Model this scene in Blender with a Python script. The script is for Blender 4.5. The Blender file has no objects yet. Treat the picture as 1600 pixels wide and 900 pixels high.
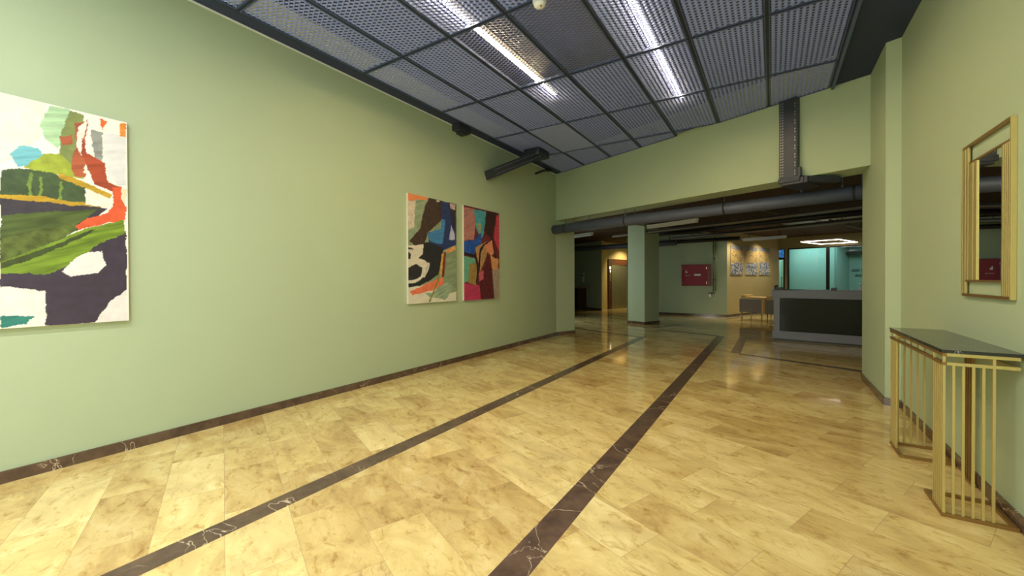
import bpy, bmesh, math, random
import numpy as np
from mathutils import Matrix, Vector

random.seed(7)
SC = bpy.context.scene
COL = SC.collection
TH = math.radians(22.026)            # the back room is turned this much against the hall
CU, SU = math.cos(TH), math.sin(TH)
ZC = 3.583                           # underside of the mesh ceiling
XL, XR = -4.068, 1.053               # hall walls


def W(u, n, z=0.0):
    """Back-room axes (u along the beam, n into the room) to world."""
    return Vector((u * CU + n * SU, -u * SU + n * CU, z))


# ------------------------------------------------------------------ helpers
def link(o, parent=None):
    COL.objects.link(o)
    if parent is not None:
        o.parent = parent
    return o


class MB:
    """Collects shapes into one bmesh and links them as one mesh object."""

    def __init__(s):
        s.bm = bmesh.new()

    def box(s, x0, x1, y0, y1, z0, z1, bev=0.0, rot=None, mi=0):
        ps = [(x, y, z) for z in (z0, z1) for y in (y0, y1) for x in (x0, x1)]
        t = bmesh.new()
        vs = [t.verts.new(p) for p in ps]
        for f in ((0, 2, 3, 1), (4, 5, 7, 6), (0, 1, 5, 4), (2, 6, 7, 3), (0, 4, 6, 2), (1, 3, 7, 5)):
            t.faces.new([vs[i] for i in f])
        if bev:
            bmesh.ops.bevel(t, geom=list(t.edges), offset=bev, segments=2, affect='EDGES', profile=0.6)
        if rot is not None:
            bmesh.ops.transform(t, matrix=rot, verts=t.verts)
        s.merge(t, mi)
        return s

    def merge(s, t, mi=0):
        m = {}
        for v in t.verts:
            m[v] = s.bm.verts.new(v.co)
        for f in t.faces:
            try:
                nf = s.bm.faces.new([m[v] for v in f.verts])
                nf.material_index = mi
                nf.smooth = f.smooth
            except ValueError:
                pass
        t.free()

    def prism(s, pts, z0, z1, mi=0):
        lo = [s.bm.verts.new((p[0], p[1], z0)) for p in pts]
        hi = [s.bm.verts.new((p[0], p[1], z1)) for p in pts]
        n = len(pts)
        fs = [s.bm.faces.new(lo[::-1]), s.bm.faces.new(hi)]
        for i in range(n):
            fs.append(s.bm.faces.new((lo[i], lo[(i + 1) % n], hi[(i + 1) % n], hi[i])))
        for f in fs:
            f.material_index = mi
        return s

    def tube(s, pts, r, seg=12, cap=True, mi=0, rz=None):
        """Round bar through points; r may be a list of radii."""
        pts = [Vector(p) for p in pts]
        rs = r if isinstance(r, (list, tuple)) else [r] * len(pts)
        rings = []
        for i, p in enumerate(pts):
            a = pts[max(i - 1, 0)]
            b = pts[min(i + 1, len(pts) - 1)]
            d = (b - a).normalized()
            up = Vector((0, 0, 1)) if abs(d.z) < 0.95 else Vector((1, 0, 0))
            e1 = d.cross(up).normalized()
            e2 = e1.cross(d)
            rings.append([s.bm.verts.new(p + (e1 * math.cos(t) + e2 * math.sin(t)) * rs[i])
                          for t in (2 * math.pi * k / seg for k in range(seg))])
        for i in range(len(rings) - 1):
            for k in range(seg):
                f = s.bm.faces.new((rings[i][k], rings[i][(k + 1) % seg], rings[i + 1][(k + 1) % seg], rings[i + 1][k]))
                f.smooth = True
                f.material_index = mi
        if cap:
            for rg in (rings[0][::-1], rings[-1]):
                f = s.bm.faces.new(rg)
                f.material_index = mi
        return s

    def lathe(s, prof, seg=24, c=(0, 0, 0), mi=0):
        rings = []
        for r, z in prof:
            rings.append([s.bm.verts.new((c[0] + r * math.cos(t), c[1] + r * math.sin(t), c[2] + z))
                          for t in (2 * math.pi * k / seg for k in range(seg))])
        for i in range(len(rings) - 1):
            for k in range(seg):
                f = s.bm.faces.new((rings[i][k], rings[i][(k + 1) % seg], rings[i + 1][(k + 1) % seg], rings[i + 1][k]))
                f.smooth = True
                f.material_index = mi
        for rg in (rings[0][::-1], rings[-1]):
            f = s.bm.faces.new(rg)
            f.material_index = mi
        return s

    def bar(s, a, b, w, h, mi=0):
        """Rectangular bar from a to b, w wide (horizontal), h high."""
        a, b = Vector(a), Vector(b)
        d = (b - a).normalized()
        up = Vector((0, 0, 1)) if abs(d.z) < 0.95 else Vector((0, 1, 0))
        e1 = d.cross(up).normalized()
        e2 = e1.cross(d)
        vs = [[s.bm.verts.new(p + e1 * x * w / 2 + e2 * y * h / 2) for x, y in ((-1, -1), (1, -1), (1, 1), (-1, 1))]
              for p in (a, b)]
        fs = [s.bm.faces.new(vs[0][::-1]), s.bm.faces.new(vs[1])]
        for k in range(4):
            fs.append(s.bm.faces.new((vs[0][k], vs[0][(k + 1) % 4], vs[1][(k + 1) % 4], vs[1][k])))
        for f in fs:
            f.material_index = mi
        return s

    def quad(s, pts, mi=0):
        f = s.bm.faces.new([s.bm.verts.new(p) for p in pts])
        f.material_index = mi
        return s

    def build(s, name, mats, parent=None, loc=None, rz=None):
        me = bpy.data.meshes.new(name)
        bmesh.ops.recalc_face_normals(s.bm, faces=s.bm.faces)
        s.bm.to_mesh(me)
        s.bm.free()
        for m in (mats if isinstance(mats, (list, tuple)) else [mats]):
            me.materials.append(m)
        o = bpy.data.objects.new(name, me)
        link(o, parent)
        if loc is not None:
            o.location = loc
        if rz is not None:
            o.rotation_euler = (0, 0, rz)
        return o


def tag(o, label, cat, group=None, kind=None):
    o['label'] = label
    o['category'] = cat
    if group:
        o['group'] = group
    if kind:
        o['kind'] = kind
    return o


def thing(name, label, cat, loc=(0, 0, 0), rz=0.0, group=None):
    o = bpy.data.objects.new(name, None)
    o.empty_display_size = 0.1
    link(o)
    o.location = loc
    o.rotation_euler = (0, 0, rz)
    return tag(o, label, cat, group)


def struct(o, label=None):
    o['kind'] = 'structure'
    if label:
        o['label'] = label
    return o


def srgb(h):
    v = [int(h[i:i + 2], 16) / 255 for i in (0, 2, 4)]
    return tuple(c / 12.92 if c <= .04045 else ((c + .055) / 1.055) ** 2.4 for c in v)


# ------------------------------------------------------------------ materials
def new_mat(name):
    m = bpy.data.materials.new(name)
    m.use_nodes = True
    nt = m.node_tree
    return m, nt, nt.nodes['Principled BSDF']


def flat(name, hexcol, rough=.5, metal=0.0, noise=0.0, nscale=30.0, spec=.5, bump=0.0, coat=0.0):
    m, nt, b = new_mat(name)
    c = srgb(hexcol)
    b.inputs['Roughness'].default_value = rough
    b.inputs['Metallic'].default_value = metal
    b.inputs['Specular IOR Level'].default_value = spec
    b.inputs['Coat Weight'].default_value = coat
    tc = nt.nodes.new('ShaderNodeTexCoord')
    nz = nt.nodes.new('ShaderNodeTexNoise')
    nz.inputs['Scale'].default_value = nscale
    nz.inputs['Detail'].default_value = 4
    nt.links.new(tc.outputs['Object'], nz.inputs['Vector'])
    mx = nt.nodes.new('ShaderNodeMix')
    mx.data_type = 'RGBA'
    mx.inputs[6].default_value = (*[x * (1 - noise) for x in c], 1)
    mx.inputs[7].default_value = (*[min(1, x * (1 + noise)) for x in c], 1)
    nt.links.new(nz.outputs['Fac'], mx.inputs[0])
    nt.links.new(mx.outputs[2], b.inputs['Base Color'])
    if bump:
        bp = nt.nodes.new('ShaderNodeBump')
        bp.inputs['Strength'].default_value = bump
        bp.inputs['Distance'].default_value = .002
        nt.links.new(nz.outputs['Fac'], bp.inputs['Height'])
        nt.links.new(bp.outputs['Normal'], b.inputs['Normal'])
    return m


def emit(name, col, strength):
    m, nt, b = new_mat(name)
    b.inputs['Base Color'].default_value = (.8, .8, .8, 1)
    b.inputs['Emission Color'].default_value = (*col, 1)
    b.inputs['Emission Strength'].default_value = strength
    return m


def glow_panel(name):
    m, nt, b = new_mat(name)
    tc = nt.nodes.new('ShaderNodeTexCoord')
    nz = nt.nodes.new('ShaderNodeTexNoise')
    nz.inputs['Scale'].default_value = 7
    nt.links.new(tc.outputs['Object'], nz.inputs['Vector'])
    c = ramp(nt, nz.outputs['Fac'], [(.35, srgb('1d4f9c')), (.55, srgb('3f8ad0')), (.7, srgb('9cc4e6'))])
    nt.links.new(c, b.inputs['Emission Color'])
    b.inputs['Base Color'].default_value = (.02, .03, .05, 1)
    b.inputs['Emission Strength'].default_value = .6
    return m


def paint_attr(name, rough=.6):
    m, nt, b = new_mat(name)
    a = nt.nodes.new('ShaderNodeAttribute')
    a.attribute_name = 'paint'
    nt.links.new(a.outputs['Color'], b.inputs['Base Color'])
    b.inputs['Roughness'].default_value = rough
    return m


def math_node(nt, op, a, b=None):
    n = nt.nodes.new('ShaderNodeMath')
    n.operation = op
    for i, v in enumerate((a, b)):
        if v is None:
            continue
        if isinstance(v, (int, float)):
            n.inputs[i].default_value = v
        else:
            nt.links.new(v, n.inputs[i])
    return n.outputs[0]


def ramp(nt, fac, stops):
    r = nt.nodes.new('ShaderNodeValToRGB')
    el = r.color_ramp.elements
    while len(el) < len(stops):
        el.new(.5)
    for e, (p, c) in zip(el, stops):
        e.position = p
        e.color = (*c, 1)
    nt.links.new(fac, r.inputs['Fac'])
    return r.outputs['Color']


def mixc(nt, fac, a, b, mode='MIX'):
    n = nt.nodes.new('ShaderNodeMix')
    n.data_type = 'RGBA'
    n.blend_type = mode
    if isinstance(fac, (int, float)):
        n.inputs[0].default_value = fac
    else:
        nt.links.new(fac, n.inputs[0])
    for i, v in ((6, a), (7, b)):
        if isinstance(v, tuple):
            n.inputs[i].default_value = (*v, 1)
        else:
            nt.links.new(v, n.inputs[i])
    return n.outputs[2]


def marble_floor():
    m, nt, b = new_mat('cream marble tiles')
    tc = nt.nodes.new('ShaderNodeTexCoord')
    br = nt.nodes.new('ShaderNodeTexBrick')
    br.offset = .42
    br.offset_frequency = 2
    br.squash = 1.0
    nt.links.new(tc.outputs['Object'], br.inputs['Vector'])
    for k, v in (('Scale', 1.0), ('Mortar Size', .0013), ('Mortar Smooth', 0.0), ('Bias', 0.0), ('Brick Width', .61), ('Row Height', .293)):
        br.inputs[k].default_value = v
    br.inputs['Color1'].default_value = (0, 0, 0, 1)
    br.inputs['Color2'].default_value = (1, 1, 1, 1)
    br.inputs['Mortar'].default_value = (.5, .5, .5, 1)
    sep = nt.nodes.new('ShaderNodeSeparateColor')
    nt.links.new(br.outputs['Color'], sep.inputs['Color'])
    rnd = sep.outputs['Red']
    # every slab cut from a different place in the stone
    cx = nt.nodes.new('ShaderNodeCombineXYZ')
    nt.links.new(math_node(nt, 'MULTIPLY', rnd, 37.0), cx.inputs['Z'])
    nt.links.new(math_node(nt, 'MULTIPLY', rnd, 11.0), cx.inputs['X'])
    va = nt.nodes.new('ShaderNodeVectorMath')
    va.operation = 'ADD'
    nt.links.new(tc.outputs['Object'], va.inputs[0])
    nt.links.new(cx.outputs[0], va.inputs[1])
    mp = nt.nodes.new('ShaderNodeMapping')
    mp.inputs['Scale'].default_value = (1.0, 1.9, 1.0)
    mp.inputs['Rotation'].default_value = (0, 0, .25)
    nt.links.new(va.outputs[0], mp.inputs['Vector'])
    n1 = nt.nodes.new('ShaderNodeTexNoise')
    n1.inputs['Scale'].default_value = 2.1
    n1.inputs['Detail'].default_value = 9
    n1.inputs['Roughness'].default_value = .62
    n1.inputs['Distortion'].default_value = 1.1
    nt.links.new(mp.outputs[0], n1.inputs['Vector'])
    n2 = nt.nodes.new('ShaderNodeTexNoise')
    n2.inputs['Scale'].default_value = 9.0
    n2.inputs['Detail'].default_value = 8
    n2.inputs['Roughness'].default_value = .7
    n2.inputs['Distortion'].default_value = .6
    nt.links.new(mp.outputs[0], n2.inputs['Vector'])
    base = ramp(nt, rnd, [(0.0, srgb('b3986a')), (.2, srgb('c4ab78')), (.5, srgb('d8c48e')), (.8, srgb('e4d39e')), (1.0, srgb('ecdeb0'))])
    cloud = ramp(nt, n1.outputs['Fac'], [(.32, srgb('9f7f52')), (.43, srgb('c4aa76')), (.53, srgb('dbc68f')), (.68, srgb('f0e4b8'))])
    c = mixc(nt, .5, base, cloud)
    stain = ramp(nt, n2.outputs['Fac'], [(.30, (.55, .42, .30)), (.39, (.84, .77, .66)), (.47, (1, 1, 1))])
    c = mixc(nt, .95, c, stain, 'MULTIPLY')
    # thin brown cracks
    vo = nt.nodes.new('ShaderNodeTexNoise')
    vo.inputs['Scale'].default_value = 1.6
    vo.inputs['Detail'].default_value = 5
    vo.inputs['Distortion'].default_value = 2.0
    nt.links.new(mp.outputs[0], vo.inputs['Vector'])
    d = math_node(nt, 'ABSOLUTE', math_node(nt, 'SUBTRACT', vo.outputs['Fac'], .5))
    crack = ramp(nt, d, [(0.0, (.62, .48, .33)), (.007, (1, 1, 1))])
    c = mixc(nt, .35, c, crack, 'MULTIPLY')
    c = mixc(nt, 1.0, c, (1.0, .97, .84), 'MULTIPLY')
    c = mixc(nt, br.outputs['Fac'], c, srgb('b39a70'))
    nt.links.new(c, b.inputs['Base Color'])
    rr = nt.nodes.new('ShaderNodeMapRange')
    rr.inputs['To Min'].default_value = .03
    rr.inputs['To Max'].default_value = .11
    nt.links.new(n2.outputs['Fac'], rr.inputs['Value'])
    nt.links.new(rr.outputs[0], b.inputs['Roughness'])
    b.inputs['Specular IOR Level'].default_value = .5
    return m


def dark_marble(name, base='4a3a33', light='6c5749', vein='cdb9a2', rough=.12, scale=1.0):
    m, nt, b = new_mat(name)
    tc = nt.nodes.new('ShaderNodeTexCoord')
    n1 = nt.nodes.new('ShaderNodeTexNoise')
    n1.inputs['Scale'].default_value = 6.0 * scale
    n1.inputs['Detail'].default_value = 8
    n1.inputs['Roughness'].default_value = .65
    nt.links.new(tc.outputs['Object'], n1.inputs['Vector'])
    c = ramp(nt, n1.outputs['Fac'], [(.3, srgb(base)), (.7, srgb(light))])
    n2 = nt.nodes.new('ShaderNodeTexNoise')
    n2.inputs['Scale'].default_value = 3.2 * scale
    n2.inputs['Detail'].default_value = 4
    n2.inputs['Distortion'].default_value = .7
    nt.links.new(tc.outputs['Object'], n2.inputs['Vector'])
    d = math_node(nt, 'ABSOLUTE', math_node(nt, 'SUBTRACT', n2.outputs['Fac'], .5))
    v = ramp(nt, d, [(0.0, (1, 1, 1)), (.0055, (0, 0, 0))])
    n3 = nt.nodes.new('ShaderNodeTexNoise')
    n3.inputs['Scale'].default_value = 1.3 * scale
    nt.links.new(tc.outputs['Object'], n3.inputs['Vector'])
    gate = ramp(nt, n3.outputs['Fac'], [(.47, (0, 0, 0)), (.56, (1, 1, 1))])
    vv = mixc(nt, 1.0, v, gate, 'MULTIPLY')
    c = mixc(nt, vv, c, srgb(vein))
    nt.links.new(c, b.inputs['Base Color'])
    b.inputs['Roughness'].default_value = rough
    return m


def glass(name, tint=(.9, .97, .95), refl=1.0):
    m = bpy.data.materials.new(name)
    m.use_nodes = True
    nt = m.node_tree
    nt.nodes.clear()
    out = nt.nodes.new('ShaderNodeOutputMaterial')
    tr = nt.nodes.new('ShaderNodeBsdfTransparent')
    tr.inputs['Color'].default_value = (*tint, 1)
    gl = nt.nodes.new('ShaderNodeBsdfGlossy')
    gl.inputs['Roughness'].default_value = .02
    fr = nt.nodes.new('ShaderNodeFresnel')
    fr.inputs['IOR'].default_value = 1.45
    mx = nt.nodes.new('ShaderNodeMixShader')
    nt.links.new(math_node(nt, 'MULTIPLY', fr.outputs[0], refl), mx.inputs[0])
    nt.links.new(tr.outputs[0], mx.inputs[1])
    nt.links.new(gl.outputs[0], mx.inputs[2])
    nt.links.new(mx.outputs[0], out.inputs['Surface'])
    return m


M = {}
M['wall'] = flat('sage green wall paint', 'b0c0a2', .55, noise=.02, nscale=4, spec=.35)
M['warm_wall'] = flat('wall paint with warm light', 'c2b27e', .6, noise=.03, nscale=4, spec=.3)  # yellow of warm lamplight mixed into the wall colour
M['aqua'] = flat('aqua office paint', '8aaea8', .7, noise=.02, nscale=3, spec=.3)
M['olive'] = flat('olive partition paint', '8c845a', .6, noise=.03, nscale=5)
M['ceil'] = flat('anthracite ceiling board', '3c4562', .8, noise=.05, nscale=3, spec=.2)
M['void'] = flat('black plenum paint', '464c60', .9, spec=.1)
M['slab'] = flat('dark brown soffit', '4a392d', .8, noise=.2, nscale=5, spec=.2)
M['mesh'] = flat('grey coated expanded metal', '8896d4', .42, .15, noise=.08, nscale=20)
M['frame'] = flat('grey tile frame steel', '566490', .4, .4)
M['tee'] = flat('dark ceiling runner', '2b3246', .5, .2)
M['board'] = flat('grey blanking board', '96a4e6', .7, noise=.08, nscale=6)
M['tray'] = flat('blackened galvanised tray', '3f434e', .45, .5, noise=.25, nscale=9)
M['slot'] = flat('bright slot edge', 'b9bcc4', .35, .6)
M['duct'] = flat('dark grey painted duct', '5c6278', .45, .2, noise=.15, nscale=4)
M['conduit'] = flat('dark conduit paint', '2f2c2a', .5, .2, noise=.2)
M['conduit_light'] = flat('pale steel conduit', '8d7d68', .45, .3)
M['white'] = flat('white plastic', 'eeeef2', .4)
M['batten'] = flat('white lamp diffuser', 'dfe0e6', .35)
M['gold'] = flat('brushed gold metal', 'cbb978', .30, .5, noise=.02, nscale=3)
M['shaded_gold'] = flat('bronze metal', '94733f', .38, .55, noise=.02, nscale=3)  # gold with the shade of rail fronts and undersides put into its colour
M['mirror'] = flat('mirror glass', 'e8ecea', .01, 1.0)
M['canvas'] = flat('primed canvas edge', 'd9d3c4', .8, noise=.06, nscale=80)
M['paint'] = paint_attr('oil paint on canvas', .5)
M['floor'] = marble_floor()
M['band'] = dark_marble('dark brown marble band', rough=.22)
M['skirt'] = dark_marble('dark brown marble skirting', scale=1.3)
M['black_marble'] = dark_marble('black veined marble top', '17161a', '24222a', 'b9b4bc', .10, 2.0)
M['black_marble'].node_tree.nodes['Principled BSDF'].inputs['Specular IOR Level'].default_value = .9
M['brown_stone'] = dark_marble('brown stone lift surround', '3b2318', '6a4028', 'a07850', .2, 4.0)
M['steel'] = flat('brushed stainless steel', 'a8a498', .22, .9, noise=.05, nscale=40)
M['desk_grey'] = flat('grey laminate', '7d8090', .4, noise=.03)
M['desk_black'] = flat('black lacquered glass', '1b1b18', .14, spec=.18)
M['red'] = flat('signal red enamel', '9a0a2c', .45, noise=.04)
M['darkred'] = flat('deep red enamel', '7a0c22', .35, noise=.04)
M['fabric'] = flat('grey upholstery', '8a8078', .9, noise=.15, nscale=90, bump=.3)
M['cushion'] = flat('cream upholstery', 'd8b878', .85, noise=.1, nscale=80, bump=.3)
M['black'] = flat('black plastic', '141516', .4)
M['blackframe'] = flat('black aluminium frame', '20231f', .4, .3)
M['glass'] = glass('clear glass')
M['wood'] = flat('dark wood', '4a3222', .5, noise=.25, nscale=12)
M['woodtop'] = flat('brown counter top', '9c7350', .35, noise=.2, nscale=10)
M['green_pipe'] = flat('green painted pipe', '5a6a4c', .5, noise=.05)
M['ink'] = flat('dark lettering', '2c3c38', .6)
M['frost'] = flat('frosted bottle plastic', 'cfe4e6', .25)

M['led'] = emit('warm linear diode strip', (1.0, .72, .34), 95.0)
M['hex'] = emit('warm pendant diode strip', (1.0, .82, .64), 11.0)
M['blue'] = glow_panel('blue lit screen')
M['signal'] = emit('lit call button', (1.0, .8, .45), 2.5)

# ------------------------------------------------------------------ camera
cam_d = bpy.data.cameras.new('camera')
cam = bpy.data.objects.new('camera', cam_d)
COL.objects.link(cam)
yaw, pit, rol = map(math.radians, (32.586, -.435, -.221))
fw = Vector((-math.sin(yaw) * math.cos(pit), math.cos(yaw) * math.cos(pit), math.sin(pit)))
ri = Vector((math.cos(yaw), math.sin(yaw), 0))
up = ri.cross(fw)
ri2 = ri * math.cos(rol) + up * math.sin(rol)
up2 = -ri * math.sin(rol) + up * math.cos(rol)
cam.matrix_world = Matrix(((ri2.x, up2.x, -fw.x, 0), (ri2.y, up2.y, -fw.y, 0), (ri2.z, up2.z, -fw.z, 1.27), (0, 0, 0, 1)))
cam_d.sensor_width = 36
cam_d.lens = 636.924 / 1600 * 36
cam_d.shift_y = (440.489 - 450) / 1600
cam_d.clip_start = .02
SC.camera = cam


def loc2(x, y):
    return (x * CU - y * SU, x * SU + y * CU)


def yn(n, x):
    """world y on the line n=const at world x"""
    return (n - x * SU) / CU


# ------------------------------------------------------------------ setting
b = MB()
NS = 6.3
b.prism([loc2(-4.25, -3.2), loc2(1.25, -3.2), loc2(1.25, yn(NS, 1.25)), loc2(-4.25, yn(NS, -4.25))], -.1, 0)
b.prism([(-17, NS), (-.9, NS), (-.9, 22), (-17, 22)], -.1, 0)
struct(b.build('floor', M['floor'], rz=-TH))

YL = yn(6.07, XL)
ZT = 4.0
struct(MB().prism([(XL, -3.2), (XL, YL), (XL - .18, YL), (XL - .18, -3.2)], 0, ZT).build('wall_left', M['wall']))
struct(MB().prism([(XR, -3.2), (XR + .2, -3.2), (XR + .2, 5.6), (XR, 5.6)], 0, ZT).build('wall_right', M['wall']))
struct(MB().box(XL - .18, XR + .2, -3.4, -3.2, 0, ZT).build('wall_front', M['wall']))
# pier on the right that carries the beam: small return, long reveal
PX = .945
struct(MB().prism([(PX, 5.42), (XR + .25, 5.42 - (XR + .25 - PX) * SU / CU), (XR + .25, yn(6.52, XR + .25)), (PX, yn(6.52, PX))], 0, ZT)
       .build('wall_pier_right', M['wall']))
struct(MB().box(-7.4, -6.842, 6.072, 6.63, 0, ZT).build('wall_pier_left', M['wall'], rz=-TH))
struct(MB().box(-6.842, -1.20, 6.07, 6.5, 2.559, ZT).build('wall_beam', M['wall'], rz=-TH))

# hall ceiling: plain margins round the mesh field, plenum above it
GX0, GDX, GY0, GDY = -3.8897, .6409, 2.9851, 1.2815
GXE = GX0 + 7 * GDX
b = MB()
zm = ZC + .012
b.prism([(XL, -3.2), (GX0, -3.2), (GX0, yn(6.07, GX0)), (XL, YL)], zm, zm + .02)
b.prism([(GXE, -3.2), (XR, -3.2), (XR, yn(6.07, XR)), (GXE, yn(6.07, GXE))], zm, zm + .02)
yb = GY0 - GDY
b.prism([(GX0 + GDX, -3.2), (GXE, -3.2), (GXE, yb), (GX0 + GDX, yb)], zm, zm + .02)
b.prism([(GX0, -3.2), (GX0 + GDX, -3.2), (GX0 + GDX, yb - GDY), (GX0, yb - GDY)], zm, zm + .02)
struct(b.build('ceiling', M['ceil']))
struct(MB().prism([(XL - .1, -.0), (XR + .1, -.0), (XR + .1, yn(6.2, XR)), (XL - .1, yn(6.2, XL))], 3.97, 4.05).build('ceiling_plenum', M['void']))

# runners between the tiles
b = MB()
for i in range(0, 8):
    x = GX0 + i * GDX
    y0 = yb - (GDY if i < 2 else 0)
    y1 = yn(6.068, x - .012)
    b.box(x - .011, x + .011, y0, min(y1, yn(6.068, x + .012)), ZC + .004, ZC + .03)
for j in range(-1, 4):
    y = GY0 + j * GDY
    xe = min(GXE, (6.06 - (y + .011) * CU) / SU)
    if xe > GX0:
        b.box(GX0, xe, y - .011, y + .011, ZC + .005, ZC + .029)
b.box(GX0, GX0 + GDX, yb - GDY - .011, yb - GDY + .011, ZC + .005, ZC + .029)
struct(b.build('trim_1', M['tee']))
b = MB()
b.box(GXE + .0, GXE + .03, yb, yn(6.068, GXE + .03), ZC - .03, ZC + .012, bev=.003)
struct(b.build('trim_2', M['frame']))

b = MB()
b.prism([(XL, -3.2), (XL + .005, -3.2), (XL + .005, YL), (XL, YL)], ZC - .004, ZC + .012)
struct(b.build('trim_11', M['white']))
# skirtings
SK = .076
b = MB()
b.prism([(XL, -3.2), (XL + .014, -3.2), (XL + .014, YL), (XL, YL)], 0, SK)
struct(b.build('baseboard_left', M['skirt']))
b = MB()
b.prism([(XR, -3.2), (XR - .014, -3.2), (XR - .014, 5.39), (XR, 5.39)], 0, SK)
struct(b.build('baseboard_right', M['skirt']))
b = MB()
pa, pb = (PX, 5.42), (PX, yn(6.52, PX))
b.prism([(PX - .014, 5.405), (PX, 5.405), (PX, pb[1]), (PX - .014, pb[1])], 0, SK)
b.prism([(PX - .014, 5.405), (XR - .014, 5.405 - (XR - PX) * SU / CU), (XR - .014, 5.425 - (XR - PX) * SU / CU), (PX - .014, 5.425)], 0, SK)
struct(b.build('baseboard_pier', M['skirt']))
struct(MB().box(-6.842, -6.828, 6.07, 6.64, 0, SK).build('baseboard_reveal', M['skirt'], rz=-TH))

# dark bands set into the floor
def inlay(name, pts):
    struct(MB().prism(pts, -.002, .0012).build(name, M['band']))


def inlay_b(name, u0, u1, n0, n1):
    struct(MB().box(u0, u1, n0, n1, -.002, .0012).build(name, M['band'], rz=-TH))


inlay('trim_3', [(-2.434, -3.2), (-2.293, -3.2), (-2.293, yn(7.54, -2.293)), (-2.434, yn(7.40, -2.434))])
inlay_b('trim_4', -9.8, -5.62, 7.30, 7.42)
inlay('trim_5', [(-1.024, -3.2), (-.876, -3.2), (-.876, yn(8.93, -.876)), (-1.024, yn(8.80, -1.024))])
inlay_b('trim_6', -6.1, -4.64, 8.78, 8.92)
inlay_b('trim_7', -6.50, -6.36, 9.02, 10.2)
inlay_b('trim_8', -3.35, -1.3, 6.99, 7.10)
inlay('trim_9', [(-.60, yn(7.05, -.60)), (-.455, yn(7.05, -.455)), (-.455, 9.72), (-.60, 9.72)])

# back room shell
def bwall(name, mat, u0, u1, n0, n1, z0=0, z1=2.9):
    return struct(MB().box(u0, u1, n0, n1, z0, z1).build(name, mat, rz=-TH))


def bpoly(name, mat, pts, z0=0, z1=2.9, frame='un'):
    o = MB().prism(pts, z0, z1).build(name, mat)
    if frame == 'un':
        o.rotation_euler = (0, 0, -TH)
    return struct(o)


ZS = 2.76
SLAB = ZS
bwall('ceiling_rear', M['slab'], -17, -.9, 6.5, 22, ZS, ZS + .2)
bwall('wall_far_right', M['wall'], -1.15, -.95, 6.53, 22)
bwall('wall_far_left', M['wall'], -17, -16.8, 6.5, 22)
bwall('wall_far', M['wall'], -16.8, -7.0, 18.6, 18.8)
bwall('wall_entry_side', M['wall'], -16.8, -7.41, 6.3, 6.5)
# square column
struct(MB().box(-7.54, -6.98, 9.40, 10.05, 0, ZS + .05, bev=.004).build('wall_column', M['wall'], rz=-TH))
b = MB()
b.box(-7.554, -6.966, 9.386, 9.40, 0, SK)
b.box(-6.98, -6.966, 9.386, 10.064, 0, SK)
b.box(-7.554, -7.54, 9.386, 10.064, 0, SK)
struct(b.build('baseboard_column', M['skirt'], rz=-TH))
# wall with the hose cabinet (square to the hall) and the lit side wall (square to the beam)
RY = 14.87
RX1 = -1.243
P0 = W(-6.73, 13.34)
bpoly('wall_rear', M['wall'], [(-4.3, RY), (RX1, RY), (RX1 - .05, RY + .25), (-4.3, RY + .25)], frame='xy')
bpoly('wall_rear_return', M['wall'], [(-4.3, RY), (-4.3, RY + 4.2), (-4.5, RY + 4.2), (-4.5, RY)], frame='xy')
q0 = loc2(RX1, RY)
bpoly('wall_side', M['warm_wall'], [(q0[0], q0[1]), (-6.73, 17.2), (-6.95, 17.2), (-6.95, q0[1] + .1)])
struct(MB().prism([(-4.3, RY), (-4.3, RY - .014), (RX1, RY - .014), (RX1, RY)], 0, SK).build('baseboard_rear', M['skirt']))
struct(MB().box(-6.73, -6.716, q0[1], 17.2, 0, SK).build('baseboard_side', M['skirt'], rz=-TH))
# left end: dark wall, lit strip, lift wall
A2, A1, S1, E2 = (-13.5, 12.62), (-11.08, 12.22), (-11.45, 12.96), (-11.45, 18.6)
bpoly('wall_left_rear', M['wall'], [(-14.6, 12.75), A1, (A1[0] - .2, A1[1] + .3), (-14.6, 13.1)])
bpoly('wall_lift', M['warm_wall'], [A1, S1, E2, (-11.75, 18.6), (-11.75, 13.0), (A1[0] - .2, A1[1] + .25)])
bpoly('baseboard_left_rear', M['skirt'], [(-14.6, 12.75), A1, (A1[0] + .005, A1[1] - .015), (-14.6, 12.735)], 0, SK)

# glazed office front at the far end
GN = 17.2
bwall('wall_office_front', M['olive'], -6.73, -1.15, GN - .02, GN + .12, 2.36, ZS)
bwall('wall_office_pier', M['olive'], -6.53, -6.44, GN - .02, GN + .12, 0, 2.36)
bwall('wall_office_back', M['aqua'], -7.2, -5.55, 19.0, 19.1)
bwall('wall_office_step', M['aqua'], -5.6, -5.5, 19.1, 20.6)
bwall('wall_office_recess', M['aqua'], -5.6, -1.15, 20.5, 20.6)
bwall('wall_office_side', M['aqua'], -7.3, -7.2, GN + .15, 19.1)
bwall('trim_10', M['blackframe'], -5.5, -1.16, 20.1, 20.49, 2.18, 2.30)


def glazed(name, u0, u1, z0, z1, mull=.055):
    fr = MB()
    fr.box(u0, u1, GN - .03, GN + .03, z1 - mull, z1)
    fr.box(u0, u1, GN - .03, GN + .03, z0, z0 + mull)
    fr.box(u0, u0 + mull, GN - .03, GN + .03, z0 + mull, z1 - mull)
    fr.box(u1 - mull, u1, GN - .03, GN + .03, z0 + mull, z1 - mull)
    o = struct(fr.build(name, M['blackframe'], rz=-TH))
    p = MB().box(u0 + mull, u1 - mull, GN - .005, GN + .005, z0 + mull, z1 - mull).build('glass_pane', M['glass'], o)
    p['kind'] = 'structure'
    return o


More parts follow.
